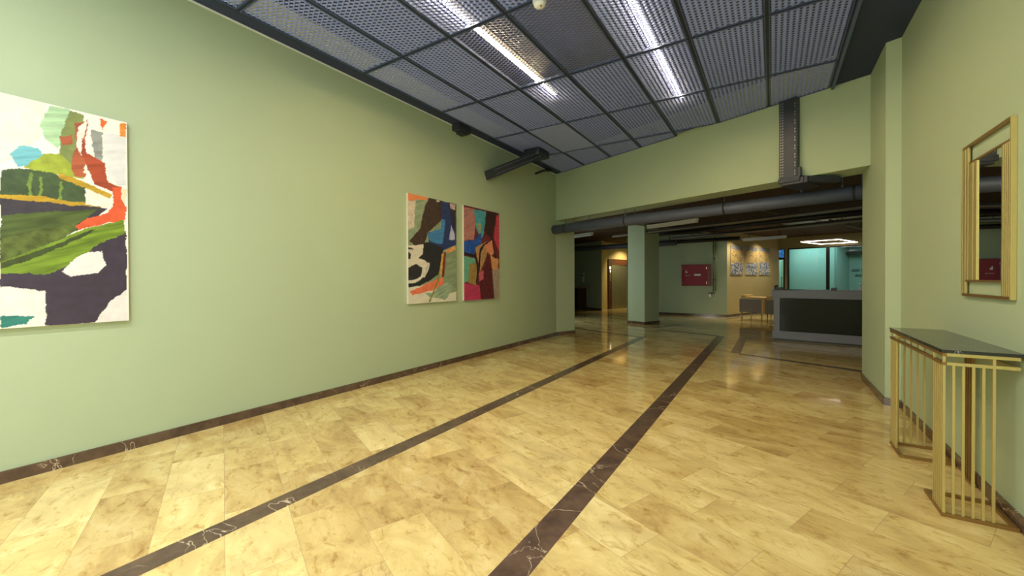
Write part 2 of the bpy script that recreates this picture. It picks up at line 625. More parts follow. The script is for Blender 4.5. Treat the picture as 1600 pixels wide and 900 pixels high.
glazed('window_1', -6.44, -5.205, 0.03, 2.36, .045)
glazed('window_2', -5.205, -3.6, 0.03, 2.36, .045)
glazed('window_3', -3.6, -1.2, 0.03, 2.36, .045)
d = glazed('door_1', -6.99, -6.53, 0.0, 2.0, .05)
t = glazed('window_4', -6.99, -6.53, 2.0, 2.36, .03)
h = MB().tube([(-6.62, GN - .09, .9), (-6.62, GN - .09, 1.3)], .012).tube([(-6.62, GN - .09, .95), (-6.62, GN - .02, .95)], .008)
h.tube([(-6.62, GN - .09, 1.25), (-6.62, GN - .02, 1.25)], .008)
hh = h.build('door_handle', M['steel'], d)
hh['kind'] = 'structure'
tp = MB().box(-6.96, -6.56, GN + .02, GN + .05, 2.03, 2.33).build('blue_panel', M['blue'], t)  # blue panel behind the transom glass with a weak emission
tp['kind'] = 'structure'
# small dark lettering on the recess wall of the office (too small to read)
lt = thing('wall_lettering', 'two short lines of small dark lettering on the teal office wall', 'lettering', (0, 0, 0), -TH)
random.seed(11)
for z, u0, n in ((1.55, -5.42, 11), (1.35, -5.31, 6)):
    b = MB()
    for k in range(n):
        if z > 1.5 and k == 6:
            continue
        x = u0 + k * .044
        zz = random.uniform(.09, .12)
        b.box(x, x + .009, 20.485, 20.495, z - zz / 2, z + zz / 2)
        b.box(x + .022, x + .031, 20.485, 20.495, z - zz / 2, z + zz / 2 * random.choice((1, .2)))
        zz2 = random.choice((-.5, 0, .5)) * zz * .9
        b.box(x, x + .03, 20.485, 20.495, z + zz2 - .005, z + zz2 + .005)
    b.build('lettering_line', M['ink'], lt)

# ------------------------------------------------------------------ ceiling tiles
ORD = ['first', 'second', 'third', 'fourth', 'fifth', 'sixth', 'seventh']
ROWN = {-2: 'at the top edge of the view', -1: 'in the nearest row', 0: 'in the second row',
        1: 'in the third row', 2: 'in the fourth row', 3: 'in the last row by the beam'}
TW, TL = GDX - .026, GDY - .026


def tile_frame():
    b = MB()
    w, l, t, h = TW / 2, TL / 2, .012, .026
    b.box(-w, w, -l, -l + t, 0, h).box(-w, w, l - t, l, 0, h)
    b.box(-w, -w + t, -l + t, l - t, 0, h).box(w - t, w, -l + t, l - t, 0, h)
    return b.bm


def tile_mesh(flip):
    """expanded metal: zigzag strands, tilted like slit and stretched sheet"""
    bm = bmesh.new()
    w, l = TW / 2 - .012, TL / 2 - .012
    half = 2 * w / 13
    s = .0212
    rows = int(2 * l / s)
    a = math.radians(12 if flip else 38)
    wd = .0158
    dy, dz = wd / 2 * math.cos(a), wd / 2 * math.sin(a)
    if flip:
        dz = -dz
    for k in range(rows + 1):
        y0 = -l + k * s
        prev = None
        for i in range(14):
            x = -w + i * half
            sg = 1 if (i + k) % 2 else -1
            for dx, f in ((-half * .26, 1), (-half * .13, 0), (half * .13, 0), (half * .26, 1)):
                if abs(x + dx) > w + 1e-6:
                    continue
                y = y0 + sg * s * (.42 if f == 0 else .30)
                # the bond lies flat, the strand between two bonds is tilted
                g = 1.0 if f else .1
                ex = dy if f else wd / 2
                p = bm.verts.new((x + dx, y - ex, .009 + dz * g))
                q = bm.verts.new((x + dx, y + ex, .009 - dz * g))
                if prev:
                    bm.faces.new((prev[0], p, q, prev[1]))
                prev = (p, q)
    return bm


def bm_obj(name, bm, mat, parent):
    me = bpy.data.meshes.new(name)
    bm.to_mesh(me)
    me.materials.append(mat)
    return link(bpy.data.objects.new(name, me), parent)


bf, bn_, bfl = tile_frame(), tile_mesh(False), tile_mesh(True)
bmesh.ops.recalc_face_normals(bf, faces=bf.faces)
SOURCE = {}
FLIP = {(0, 2), (0, 3), (-1, 6)}
VIS = [(-2, 0)] + [(-1, i) for i in range(7)] + [(0, i) for i in range(7)] + [(1, i) for i in range(7)] + [(2, i) for i in range(7)] + [(3, i) for i in range(5)]
SPECIAL = {(0, 2): 'flipped dark open mesh ceiling tile crossed by the left light line',
           (0, 3): 'flipped dark open mesh ceiling tile just beyond the white smoke detector',
           (-1, 6): 'flipped dark open mesh ceiling tile at the right ceiling edge in the nearest row',
           (2, 1): 'plain light grey solid board tile between mesh tiles near the far left corner',
           (3, 4): 'cut mesh ceiling tile with a small open gap at the top of the green beam'}
for (j, i) in VIS:
    cx, cy = GX0 + (i + .5) * GDX, GY0 + (j + .5) * GDY
    lim = 5.96 if (j, i) == (3, 4) else 6.062
    far = max((cx + sx * TW / 2) * SU + (cy + sy * TL / 2) * CU for sx in (-1, 1) for sy in (-1, 1))
    near = min((cx + sx * TW / 2) * SU + (cy + sy * TL / 2) * CU for sx in (-1, 1) for sy in (-1, 1))
    if near > lim:
        continue
    cut = far > lim
    lab = SPECIAL.get((j, i))
    if lab is None:
        col_ = ORD[i] + ' from the left wall' if i else 'beside the left wall'
        lab = ('cut ' if cut and i not in (1, 2, 3) else '') + 'grey mesh ceiling tile, ' + col_ + ', ' + ROWN[j]
    board = (j, i) == (2, 1)
    t = thing('ceiling_tile', lab, 'ceiling tile', (cx, cy, ZC), 0, 'grey mesh ceiling tiles' if not board else None)
    t['kind'] = 'thing'
    kind = 'flip' if (j, i) in FLIP else 'plain'
    if board:
        MB().box(-TW / 2, TW / 2, -TL / 2, TL / 2, .002, .02, bev=.002).build('blanking_board', M['board'], t)
        continue
    if not cut and kind in SOURCE:
        for src in SOURCE[kind]:
            c = src.copy()
            COL.objects.link(c)
            c.parent = t
        continue
    parts = []
    for nm, src, mt in (('tile_frame', bf, M['frame']), ('mesh_panel', bfl if kind == 'flip' else bn_, M['mesh'])):
        bm = src.copy()
        if cut:
            co = W(0, lim) - Vector((cx, cy, 0))
            co.z = 0
            bmesh.ops.bisect_plane(bm, geom=bm.verts[:] + bm.edges[:] + bm.faces[:], plane_co=co, plane_no=(SU, CU, 0), clear_outer=True)
        parts.append(bm_obj(nm, bm, mt, t))
        bm.free()
    if cut:
        # closing edge along the cut
        xs = [cx - TW / 2, cx + TW / 2]
        ys = (cy - TL / 2, cy + TL / 2)
        ends = []
        for x in xs:
            y = yn(lim, x)
            if y < ys[0]:
                x = (lim - ys[0] * CU) / SU
                y = ys[0]
            elif y > ys[1]:
                x = (lim - ys[1] * CU) / SU
                y = ys[1]
            ends.append(Vector((x - cx, y - cy, .013)))
        if (ends[0] - ends[1]).length > .03:
            e = MB().bar(ends[0] + Vector((0, -.006, 0)), ends[1] + Vector((0, -.006, 0)), .012, .026).build('cut_edge', M['frame'], t)
    else:
        SOURCE[kind] = parts

# light lines above the mesh
def light_line(x, y0, y1, z, lab):
    t = thing('linear_ceiling_light', lab, 'ceiling light', (x, y0, z), 0, 'linear ceiling lights')
    L = y1 - y0
    MB().box(-.036, .036, 0, L, .012, .06, bev=.003).build('light_housing', M['white'], t)
    MB().box(-.026, .026, .005, L - .005, 0, .012).build('light_diffuser', M['led'], t)
    for k in range(3):
        y = L * (.15 + .35 * k)
        MB().tube([(0, y, .06), (0, y, 3.97 - z)], .004, 6).build('hanger', M['steel'], t)
    t['kind'] = 'thing'


light_line(-2.345, .9, 4.70, ZC + .034, 'left warm white light line showing through the ceiling mesh, ending short of the right one')
light_line(-1.010, .9, 5.68, ZC + .034, 'right warm white light line showing through the ceiling mesh towards the green beam')

# smoke detector
t = thing('smoke_detector', 'round white smoke detector on the ceiling mesh at the top of the view', 'smoke detector', (-1.635, 3.0, ZC - .001))
t['kind'] = 'thing'
MB().lathe([(.058, 0), (.058, -.014), (.05, -.018)], 32).build('detector_base', M['white'], t)
MB().lathe([(.05, -.018), (.05, -.034), (.045, -.044), (.034, -.052), (.018, -.056), (.004, -.057)], 32).build('detector_dome', M['white'], t)
MB().lathe([(.008, -.056), (.007, -.0595)], 12, (.02, -.012, .001)).build('indicator', M['black'], t)

# ------------------------------------------------------------------ pictures
def vnoise(u, v, seed):
    rs = np.random.RandomState(seed)
    g = rs.rand(64, 64)
    x, y = np.mod(u, 64), np.mod(v, 64)
    xi, yi = x.astype(int) % 64, y.astype(int) % 64
    fx, fy = x - np.floor(x), y - np.floor(y)
    fx, fy = fx * fx * (3 - 2 * fx), fy * fy * (3 - 2 * fy)
    x2, y2 = (xi + 1) % 64, (yi + 1) % 64
    return (g[xi, yi] * (1 - fx) * (1 - fy) + g[x2, yi] * fx * (1 - fy) + g[xi, y2] * (1 - fx) * fy + g[x2, y2] * fx * fy)


def fbm(u, v, seed, oct_=4):
    r, a, t = 0, .5, 0
    for k in range(oct_):
        r = r + a * vnoise(u * 2 ** k, v * 2 ** k, seed + k)
        t += a
        a *= .55
    return r / t


def inside(px, py, poly):
    c = np.zeros(px.shape, bool)
    n = len(poly)
    for i in range(n):
        x1, y1 = poly[i]
        x2, y2 = poly[(i + 1) % n]
        if y1 == y2:
            continue
        m = ((y1 > py) != (y2 > py)) & (px < (x2 - x1) * (py - y1) / (y2 - y1) + x1)
        c ^= m
    return c


def art_colors(U, V, polys, base, seed, asp):
    col = np.empty(U.shape + (3,))
    col[:] = srgb(base)
    wu = U + .022 * (fbm(U * 14, V * 14 * asp, seed) - .5) + .012 * (fbm(U * 60, V * 60 * asp, seed + 9) - .5)
    wv = V + .016 * (fbm(U * 14, V * 14 * asp, seed + 20) - .5) + .008 * (fbm(U * 60, V * 60 * asp, seed + 29) - .5)
    streak = fbm(U * 6 + V * 3, (V * asp - U * .35) * 45, seed + 40)
    mott = fbm(U * 25, V * 25 * asp, seed + 50)
    for k, (c, amt, pts) in enumerate(polys):
        m = inside(wu, wv, pts)
        cc = np.array(srgb(c))
        s = 1 + amt * 3.0 * ((streak if k % 2 else mott) - .5) + .12 * (mott - .5)
        col[m] = np.clip(cc[None] * s[m][:, None], 0, 1)
    return col


def canvas(name, lab, group, w, h, d, loc, rz, colors, step):
    """stretched canvas facing local +x, y across, z up"""
    t = thing(name, lab, 'painting', loc, rz, group)
    MB().box(0, d, 0, w, 0, h, bev=.004).build('stretched_canvas', M['canvas'], t)
    nu, nv = int(w / step), int(h / step)
    U, V = np.meshgrid(np.linspace(0, 1, nu + 1), np.linspace(0, 1, nv + 1), indexing='ij')
    col = colors(U, V)
    co = np.stack([np.full(U.shape, d + .0008), U * (w - .004) + .002, V * (h - .004) + .002], -1).reshape(-1, 3)
    idx = np.arange((nu + 1) * (nv + 1)).reshape(nu + 1, nv + 1)
    f = np.stack([idx[:-1, :-1], idx[1:, :-1], idx[1:, 1:], idx[:-1, 1:]], -1).reshape(-1, 4)
    me = bpy.data.meshes.new('painted_surface')
    me.from_pydata(co.tolist(), [], f.tolist())
    at = me.color_attributes.new('paint', 'FLOAT_COLOR', 'POINT')
    c4 = np.ones((co.shape[0], 4), np.float32)
    c4[:, :3] = col.reshape(-1, 3)
    at.data.foreach_set('color', c4.ravel())
    me.materials.append(M['paint'])
    link(bpy.data.objects.new('painted_surface', me), t)


ART_A = [
 ('f3ead6',0.05,[(0.41,1.003),(0.602,0.995),(0.575,0.852),(0.476,0.744),(0.406,0.695)]),
 ('a9cba4',0.25,[(0.615,0.99),(0.708,1.0),(0.7,0.89),(0.645,0.806),(0.588,0.848),(0.573,0.903)]),
 ('7d8a52',0.15,[(0.708,0.993),(0.771,0.987),(0.748,0.832),(0.718,0.691),(0.651,0.735),(0.659,0.842),(0.68,0.927)]),
 ('6fb3c4',0.2,[(0.447,0.746),(0.488,0.79),(0.562,0.791),(0.587,0.763),(0.548,0.718),(0.475,0.694)]),
 ('9aa83a',0.2,[(0.499,0.697),(0.587,0.769),(0.652,0.788),(0.712,0.744),(0.774,0.685),(0.651,0.688),(0.548,0.686)]),
 ('a8573a',0.2,[(0.659,0.862),(0.721,0.881),(0.72,0.837),(0.668,0.828)]),
 ('3f5235',0.3,[(0.406,0.677),(0.475,0.691),(0.624,0.69),(0.774,0.658),(0.787,0.563),(0.584,0.561),(0.404,0.566)]),
 ('6f8a3c',0.2,[(0.523,0.676),(0.538,0.678),(0.532,0.568),(0.517,0.571)]),
 ('6f8a3c',0.2,[(0.573,0.664),(0.585,0.665),(0.579,0.567),(0.565,0.568)]),
 ('6f8a3c',0.2,[(0.657,0.656),(0.669,0.657),(0.665,0.566),(0.652,0.567)]),
 ('3b3642',0.15,[(0.404,0.554),(0.787,0.556),(0.899,0.556),(0.732,0.434),(0.4,0.253)]),
 ('4a5a2c',0.4,[(0.403,0.48),(0.649,0.519),(0.846,0.547),(0.729,0.461),(0.402,0.339)]),
 ('56642e',0.5,[(0.402,0.376),(0.583,0.437),(0.729,0.475),(0.732,0.434),(0.401,0.278)]),
 ('b8952a',0.25,[(0.404,0.57),(0.584,0.577),(0.831,0.569),(0.861,0.556),(0.584,0.554),(0.404,0.553)]),
 ('3e3548',0.1,[(0.4,0.253),(0.58,0.229),(0.7,0.297),(0.859,0.386),(0.994,0.451),(0.991,0.142),(0.901,0.101),(0.824,-0.002),(0.588,0.0),(0.586,0.157),(0.4,0.179)]),
 ('6f8a2a',0.45,[(0.401,0.278),(0.544,0.345),(0.786,0.452),(0.977,0.512),(0.989,0.436),(0.859,0.386),(0.7,0.284),(0.58,0.221),(0.512,0.239),(0.4,0.228)]),
 ('3d4a26',0.3,[(0.401,0.278),(0.62,0.361),(0.83,0.454),(0.785,0.417),(0.581,0.32),(0.4,0.25)]),
 ('e6e2e4',0.05,[(0.659,0.249),(0.727,0.312),(0.784,0.341),(0.858,0.346),(0.88,0.273),(0.842,0.241),(0.699,0.224)]),
 ('e8e4e4',0.05,[(0.399,0.171),(0.586,0.157),(0.588,0.004),(0.515,0.001),(0.54,0.042),(0.398,0.056)]),
 ('2f7a74',0.3,[(0.398,0.054),(0.534,0.046),(0.509,0.014),(0.397,0.002)]),
 ('e4e0e4',0.05,[(0.824,0.002),(0.901,0.101),(0.993,0.16),(0.995,-0.005)]),
 ('a8573a',0.3,[(0.737,0.844),(0.728,0.937),(0.792,0.971),(0.776,0.81),(0.792,0.743),(0.774,0.692),(0.725,0.692),(0.716,0.759)]),
 ('e9e2da',0.1,[(0.746,0.92),(0.788,0.978),(0.768,0.835),(0.792,0.757),(0.783,0.714),(0.768,0.718),(0.775,0.768),(0.737,0.83)]),
 ('8f9390',0.3,[(0.809,0.927),(0.868,0.927),(0.866,0.786),(0.826,0.783)]),
 ('d8642a',0.2,[(0.858,0.986),(0.896,0.987),(0.865,0.938)]),
 ('d9dade',0.08,[(0.873,0.925),(0.99,0.941),(0.99,0.686),(0.939,0.679),(0.893,0.73),(0.871,0.826)]),
 ('e08a3a',0.2,[(0.958,0.993),(0.994,0.994),(0.99,0.927),(0.958,0.929)]),
 ('a1452a',0.3,[(0.767,0.89),(0.79,0.809),(0.881,0.778),(0.893,0.687),(0.967,0.671),(0.946,0.634),(0.832,0.665),(0.778,0.748),(0.759,0.806)]),
 ('f0e8dc',0.08,[(0.774,0.637),(0.862,0.633),(0.907,0.606),(0.899,0.559),(0.784,0.562)]),
 ('b8952a',0.3,[(0.651,0.695),(0.774,0.674),(0.915,0.626),(0.907,0.606),(0.76,0.645),(0.65,0.672)]),
 ('d95a36',0.15,[(0.915,0.662),(0.964,0.677),(0.967,0.61),(0.993,0.569),(0.988,0.51),(0.905,0.493),(0.743,0.439),(0.726,0.454),(0.786,0.5),(0.891,0.53),(0.925,0.591)]),
 ('e8d8b8',0.1,[(0.967,0.661),(0.991,0.668),(0.99,0.583),(0.97,0.613)]),
]
ART_B = [
 ('8a9a80',0.15,[(-0.049,1.008),(1.009,1.043),(0.997,-0.025),(-0.061,-0.001)]),
 ('e2895a',0.1,[(-0.049,1.008),(0.395,1.008),(0.341,0.971),(-0.024,0.929)]),
 ('c9beb2',0.2,[(-0.024,0.932),(0.137,0.942),(0.121,0.688),(-0.027,0.658)]),
 ('8fa086',0.25,[(0.137,0.952),(0.351,0.979),(0.219,0.792),(0.121,0.688),(-0.028,0.578),(-0.021,0.666),(0.107,0.701)]),
 ('43332e',0.3,[(0.395,1.005),(0.673,1.007),(0.671,0.814),(0.362,0.663),(0.316,0.575),(0.187,0.511),(0.019,0.567),(0.218,0.695),(0.306,0.897)]),
 ('2c3a6e',0.25,[(0.657,0.997),(0.981,1.001),(0.976,0.577),(0.699,0.513),(0.39,0.572),(0.362,0.663),(0.637,0.724),(0.655,0.828)]),
 ('2f2a3c',0.2,[(0.786,1.004),(0.981,1.001),(0.971,0.716),(0.874,0.786),(0.836,0.934)]),
 ('c9aeb4',0.15,[(0.837,0.99),(0.967,0.995),(0.959,0.938),(0.853,0.94)]),
 ('d8d4d0',0.1,[(0.546,0.996),(0.615,0.997),(0.615,0.983),(0.552,0.979)]),
 ('3f7cb5',0.15,[(0.362,0.659),(0.637,0.724),(0.655,0.82),(0.736,0.823),(0.717,0.729),(0.701,0.654),(0.668,0.575),(0.48,0.577),(0.39,0.601)]),
 ('b6b9dc',0.1,[(0.868,0.77),(0.949,0.684),(0.948,0.625),(0.813,0.627)]),
 ('d8d2c6',0.1,[(-0.055,0.524),(0.279,0.549),(0.388,0.38),(0.298,0.246),(0.101,0.19),(-0.059,0.185)]),
 ('26272e',0.15,[(0.279,0.56),(0.361,0.58),(0.699,0.535),(0.633,0.386),(0.575,0.268),(0.386,0.203),(0.212,0.167),(-0.059,0.145),(-0.059,0.182),(0.17,0.197),(0.313,0.266),(0.364,0.38),(0.294,0.406),(0.181,0.414),(0.266,0.461)]),
 ('cfcac4',0.1,[(0.364,0.38),(0.405,0.381),(0.381,0.309),(0.298,0.238),(0.276,0.253),(0.342,0.309)]),
 ('2b2a30',0.2,[(-0.055,0.467),(0.01,0.469),(0.05,0.448),(0.039,0.407),(-0.056,0.391)]),
 ('2b2a30',0.2,[(-0.057,0.318),(0.144,0.365),(0.259,0.329),(0.241,0.263),(0.156,0.227),(-0.058,0.212)]),
 ('2b2a30',0.2,[(-0.028,0.512),(0.064,0.509),(0.104,0.497),(-0.003,0.493)]),
 ('86987c',0.2,[(0.748,0.507),(0.976,0.534),(0.978,0.107),(0.693,0.008),(0.63,0.091),(0.702,0.238)]),
 ('7a2f28',0.2,[(0.692,0.494),(0.751,0.496),(0.703,0.253),(0.651,0.244)]),
 ('c9a24a',0.2,[(0.653,0.474),(0.696,0.487),(0.651,0.268),(0.61,0.268)]),
 ('d99a5a',0.25,[(0.732,0.507),(0.934,0.563),(0.976,0.531),(0.804,0.489)]),
 ('dcd9cc',0.06,[(-0.059,0.145),(0.212,0.162),(0.326,0.175),(0.475,0.124),(0.63,0.128),(0.598,0.048),(0.978,0.096),(0.977,-0.024),(-0.061,-0.008)]),
 ('e0795a',0.15,[(0.032,0.115),(0.356,0.182),(0.671,0.246),(0.705,0.179),(0.475,0.12),(0.073,0.076)]),
 ('93a890',0.3,[(0.311,0.091),(0.474,0.095),(0.728,0.194),(0.929,0.147),(0.726,0.012),(0.645,0.032),(0.384,0.054)]),
 ('8a8a3a',0.2,[(0.62,0.326),(0.588,0.209),(0.413,0.008),(0.381,0.012),(0.556,0.21),(0.601,0.329)]),
]
ART_C = [
 ('6b2a33',0.25,[(-0.102,0.999),(1.023,1.024),(1.01,-0.014),(-0.113,-0.011)]),
 ('b07a78',0.2,[(-0.083,0.981),(0.267,0.983),(0.318,0.823),(0.255,0.65),(-0.087,0.622)]),
 ('4a9ab0',0.2,[(0.259,0.979),(0.599,0.986),(0.597,0.793),(0.459,0.661),(0.329,0.776)]),
 ('9aa06a',0.2,[(0.346,0.842),(0.482,0.836),(0.427,0.709)]),
 ('3a1f22',0.2,[(0.613,0.987),(0.914,0.991),(0.88,0.864),(0.773,0.686),(0.536,0.756)]),
 ('c9405e',0.25,[(0.914,0.97),(1.007,0.979),(1.003,0.54),(0.837,0.689)]),
 ('2351a8',0.3,[(-0.087,0.617),(0.255,0.642),(0.452,0.743),(0.48,0.629),(0.254,0.498),(-0.089,0.49)]),
 ('62a592',0.15,[(-0.089,0.472),(0.293,0.451),(0.341,0.403),(0.102,0.194),(-0.092,0.195)]),
 ('b08a5c',0.15,[(0.294,0.572),(0.595,0.643),(0.637,0.511),(0.422,0.299),(0.354,0.436)]),
 ('d98a6a',0.15,[(0.535,0.623),(0.773,0.689),(0.862,0.535),(0.762,0.494),(0.629,0.536)]),
 ('9a7f4a',0.15,[(0.143,0.387),(0.341,0.407),(0.313,0.157),(0.102,0.186)]),
 ('b83a62',0.25,[(-0.092,0.195),(0.25,0.158),(0.42,0.159),(0.46,0.002),(-0.095,-0.012)]),
 ('5a1f2a',0.25,[(0.629,0.519),(0.77,0.412),(0.768,0.275),(0.847,0.008),(0.444,0.003),(0.412,0.176),(0.531,0.341)]),
 ('d69a66',0.15,[(0.726,0.5),(0.983,0.452),(0.953,0.329),(0.769,0.34)]),
 ('a39488',0.15,[(0.778,0.33),(1.0,0.35),(1.006,-0.005),(0.838,0.0)]),
 ('c05a70',0.15,[(0.38,0.29),(0.523,0.328),(0.522,0.221),(0.413,0.205)]),
 ('2a1a2a',0.1,[(-0.088,0.515),(0.313,0.492),(0.398,0.34),(0.338,0.173),(0.306,0.177),(0.348,0.339),(0.277,0.463),(-0.089,0.487)]),
 ('2a1a2a',0.1,[(0.416,0.552),(0.501,0.605),(0.809,0.701),(0.853,0.569),(0.908,0.467),(0.861,0.466),(0.773,0.672),(0.534,0.593),(0.449,0.521),(0.414,0.307),(0.364,0.274),(0.382,0.405)]),
]

canvas('abstract_painting', 'large abstract painting of dark purple, leaf green and orange at the left edge', 'abstract paintings on the green wall',
       1.0, 1.47, .033, (XL + .001, .02, .970), 0, lambda U, V: art_colors(U, V, ART_A, 'f0ece4', 3, 1.47), .0042)
canvas('abstract_painting', 'abstract painting with black curl, blue patch and salmon stroke on the left green wall', 'abstract paintings on the green wall',
       .987, 1.465, .033, (XL + .001, 3.78, .940), 0, lambda U, V: art_colors(U, V, ART_B, '8a9a80', 90, 1.48), .006)
canvas('abstract_painting', 'narrowest looking abstract painting with magenta corner, royal blue band and maroon strokes', 'abstract paintings on the green wall',
       .973, 1.49, .033, (XL + .001, 4.927, .930), 0, lambda U, V: art_colors(U, V, ART_C, '6b2a33', 170, 1.5), .006)


def shore(seed, split):
    def fn(U, V):
        a = fbm(U * 7, V * 22, seed)
        b = fbm(U * 16, V * 30, seed + 5)
        h = V + .12 * (a - .5) + .08 * (b - .5)
        col = np.empty(U.shape + (3,))
        top, mid, low, pale = (np.array(srgb(c)) for c in ('8c93a0', 'ccb070', '66749a', 'ddd8c8'))
        col[:] = mid * (1 + .5 * (b - .5))[..., None]
        m = h > .86
        col[m] = top
        m = h < split
        col[m] = low
        m = (h < split) & (b > .52)
        col[m] = pale
        m = (h >= split) & (a > .62)
        col[m] = np.array(srgb('9a8250'))
        m = (b > .66) | (b < .30)
        col[m] = col[m] * .55
        return np.clip(col, 0, 1)
    return fn


for n0, n1, sp, sd, lab in ((13.51, 14.30, .40, 5, 'narrow gold and blue seascape canvas, leftmost of three on the ochre wall'),
                            (14.54, 15.38, .42, 33, 'narrow gold and blue seascape canvas in the middle of three on the ochre wall'),
                            (15.535, 16.354, .46, 71, 'narrow blue heavy seascape canvas, rightmost of three on the ochre wall')):
    p = W(-6.73, n0, 1.375)
    canvas('seascape_painting', lab, 'three narrow canvases on the ochre wall', n1 - n0, .965, .03, p, -TH, shore(sd, sp), .012)

# ------------------------------------------------------------------ console table
X0, X1, Y0, Y1 = .758, 1.035, 3.045, 4.185
t = thing('console_table', 'gold rod console table with black marble top against the right wall', 'console table', (0, 0, 0))
MB().prism([(X0 - .002, Y0 - .004), (XR - .002, Y0 - .004), (XR - .002, Y1 + .004), (X0 - .002, Y1 + .004)], .870, .887).build('marble_top', M['black_marble'], t)


def ring(z0, z1, w, parent, name, ya=Y0, yb_=Y1):
    b = MB()
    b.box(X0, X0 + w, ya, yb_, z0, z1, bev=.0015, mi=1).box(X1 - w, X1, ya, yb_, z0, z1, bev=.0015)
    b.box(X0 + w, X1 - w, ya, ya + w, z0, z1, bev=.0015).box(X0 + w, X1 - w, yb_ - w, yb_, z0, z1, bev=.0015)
    return b.build(name, [M['shaded_gold'] if z0 < .1 else M['gold'], M['shaded_gold']], parent)


ring(.852, .870, .018, t, 'upper_rail')
ring(.804, .821, .018, t, 'lower_rail')


def rod(x, y, z0, z1, parent, r=.0055):
    MB().box(x - r, x + r, y - r, y + r, z0, z1, bev=.0012).build('rod', M['gold'], parent)


for nm, ya, yb_, ysgn in (('near', Y0, Y0 + .30, 1), ('far', Y1 - .30, Y1, -1)):
    lg = ring(0, .020, .018, t, 'leg_frame', ya, yb_)
    yo = ya if ysgn > 0 else yb_
    for k in range(6):                       # dense cluster on the room side
        rod(X0 + .009, yo + ysgn * (.009 + .030 * k), .020, .852 if k in (0, 5) else .804, lg)
    for k in range(1, 6):                    # open row across the end
        rod(X0 + .009 + .036 * k, yo + ysgn * .009, .020, .852 if k == 5 else .804, lg)
bk = MB().box(X1 - .018, X1, 3.56, 3.72, 0, .018, bev=.0015).build('back_foot', M['shaded_gold'], t)
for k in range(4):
    MB().box(X1 - .016, X1 - .004, 3.575 + .038 * k, 3.587 + .038 * k, .018, .852, bev=.001).build('back_rod', M['shaded_gold'], t)

# ------------------------------------------------------------------ mirror on the right wall
t = thing('wall_mirror', 'tall art deco mirror in a gold bar frame on the right wall', 'mirror', (0, 0, 0))
MX0, MX1 = XR - .023, XR - .001
MY0, MY1, MZ0, MZ1 = 3.1449, 3.7942, 1.1499, 2.0964
b = MB()
b.box(MX0, MX1, MY0, MY0 + .014, MZ0, MZ1, bev=.001).box(MX0, MX1, MY1 - .014, MY1, MZ0, MZ1, bev=.001)
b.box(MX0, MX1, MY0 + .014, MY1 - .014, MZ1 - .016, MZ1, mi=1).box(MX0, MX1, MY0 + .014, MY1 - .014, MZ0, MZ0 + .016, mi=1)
b.build('outer_frame', [M['gold'], M['shaded_gold']], t)
ZI1, ZI0 = 1.9845, 1.2517
MB().box(MX0 + .002, MX1, MY0 + .016, 3.6823, ZI1 - .012, ZI1).build('inner_rail', M['shaded_gold'], t)
MB().box(MX0 + .002, MX1, 3.2365, MY1 - .014, ZI0 - .012, ZI0).build('inner_rail', M['shaded_gold'], t)


def slat(y0, y1, z0, z1):
    MB().box(MX0 + .001, MX0 + .013, y0, y1, z0, z1, bev=.002).build('frame_slat', M['gold'], t)


slat(3.7372, 3.7719, MZ0 + .016, MZ1 - .016)
slat(3.6965, 3.7332, ZI0, MZ1 - .016)
slat(3.6233, 3.6762, ZI0, ZI1 - .012)
slat(3.5683, 3.6192, ZI0, ZI1 - .012)
for k in range(4):
    slat(3.1673 + .022 * k, 3.1856 + .022 * k, MZ0 + .016, ZI1 - .012)
MB().box(MX0 + .007, MX0 + .0128, 3.2589, 3.5673, ZI0, ZI1 - .012).build('mirror_glass', M['mirror'], t)
MB().box(MX0 + .0135, MX1, 3.1704, 3.7556, ZI0, ZI1 - .012).build('mirror_back', M['black'], t)

# ------------------------------------------------------------------ perforated trays and box
def tray(name, lab, p0, p1, side, w, h, elbow=None):
    """closed cable tray from p0 to p1; side = unit vector across; slots along both edges"""
    t = thing(name, lab, 'cable tray')
    p0, p1, side = Vector(p0), Vector(p1), Vector(side).normalized()
    d = (p1 - p0).normalized()
    nrm = side.cross(d).normalized()
    rot = Matrix((side, d, nrm)).transposed().to_4x4()
    L = (p1 - p0).length
    rot = Matrix.Translation(p0) @ rot
    b = MB().box(-w / 2, w / 2, 0, L, -h / 2, h / 2, bev=.006, rot=rot)
    k = 0
    y = .03
    while y < L - .03:
        for x in (-w / 2 + .022, -w / 2 + .045, w / 2 - .022):
            if x > 0 and k % 3 == 0:
                continue
            b.box(x - .003, x + .003, y, y + .018, h / 2, h / 2 + .0015, rot=rot, mi=1)
            b.box(x - .003, x + .003, y, y + .018, -h / 2 - .0015, -h / 2, rot=rot, mi=1)
        for z in (-h / 4, h / 4):
            b.box(-w / 2 - .0015, -w / 2, y, y + .018, z - .003, z + .003, rot=rot, mi=1)
            b.box(w / 2, w / 2 + .0015, y, y + .018, z - .003, z + .003, rot=rot, mi=1)
        y += .036
        k += 1
    b.build('tray_body', [M['tray'], M['slot']], t)
    return t


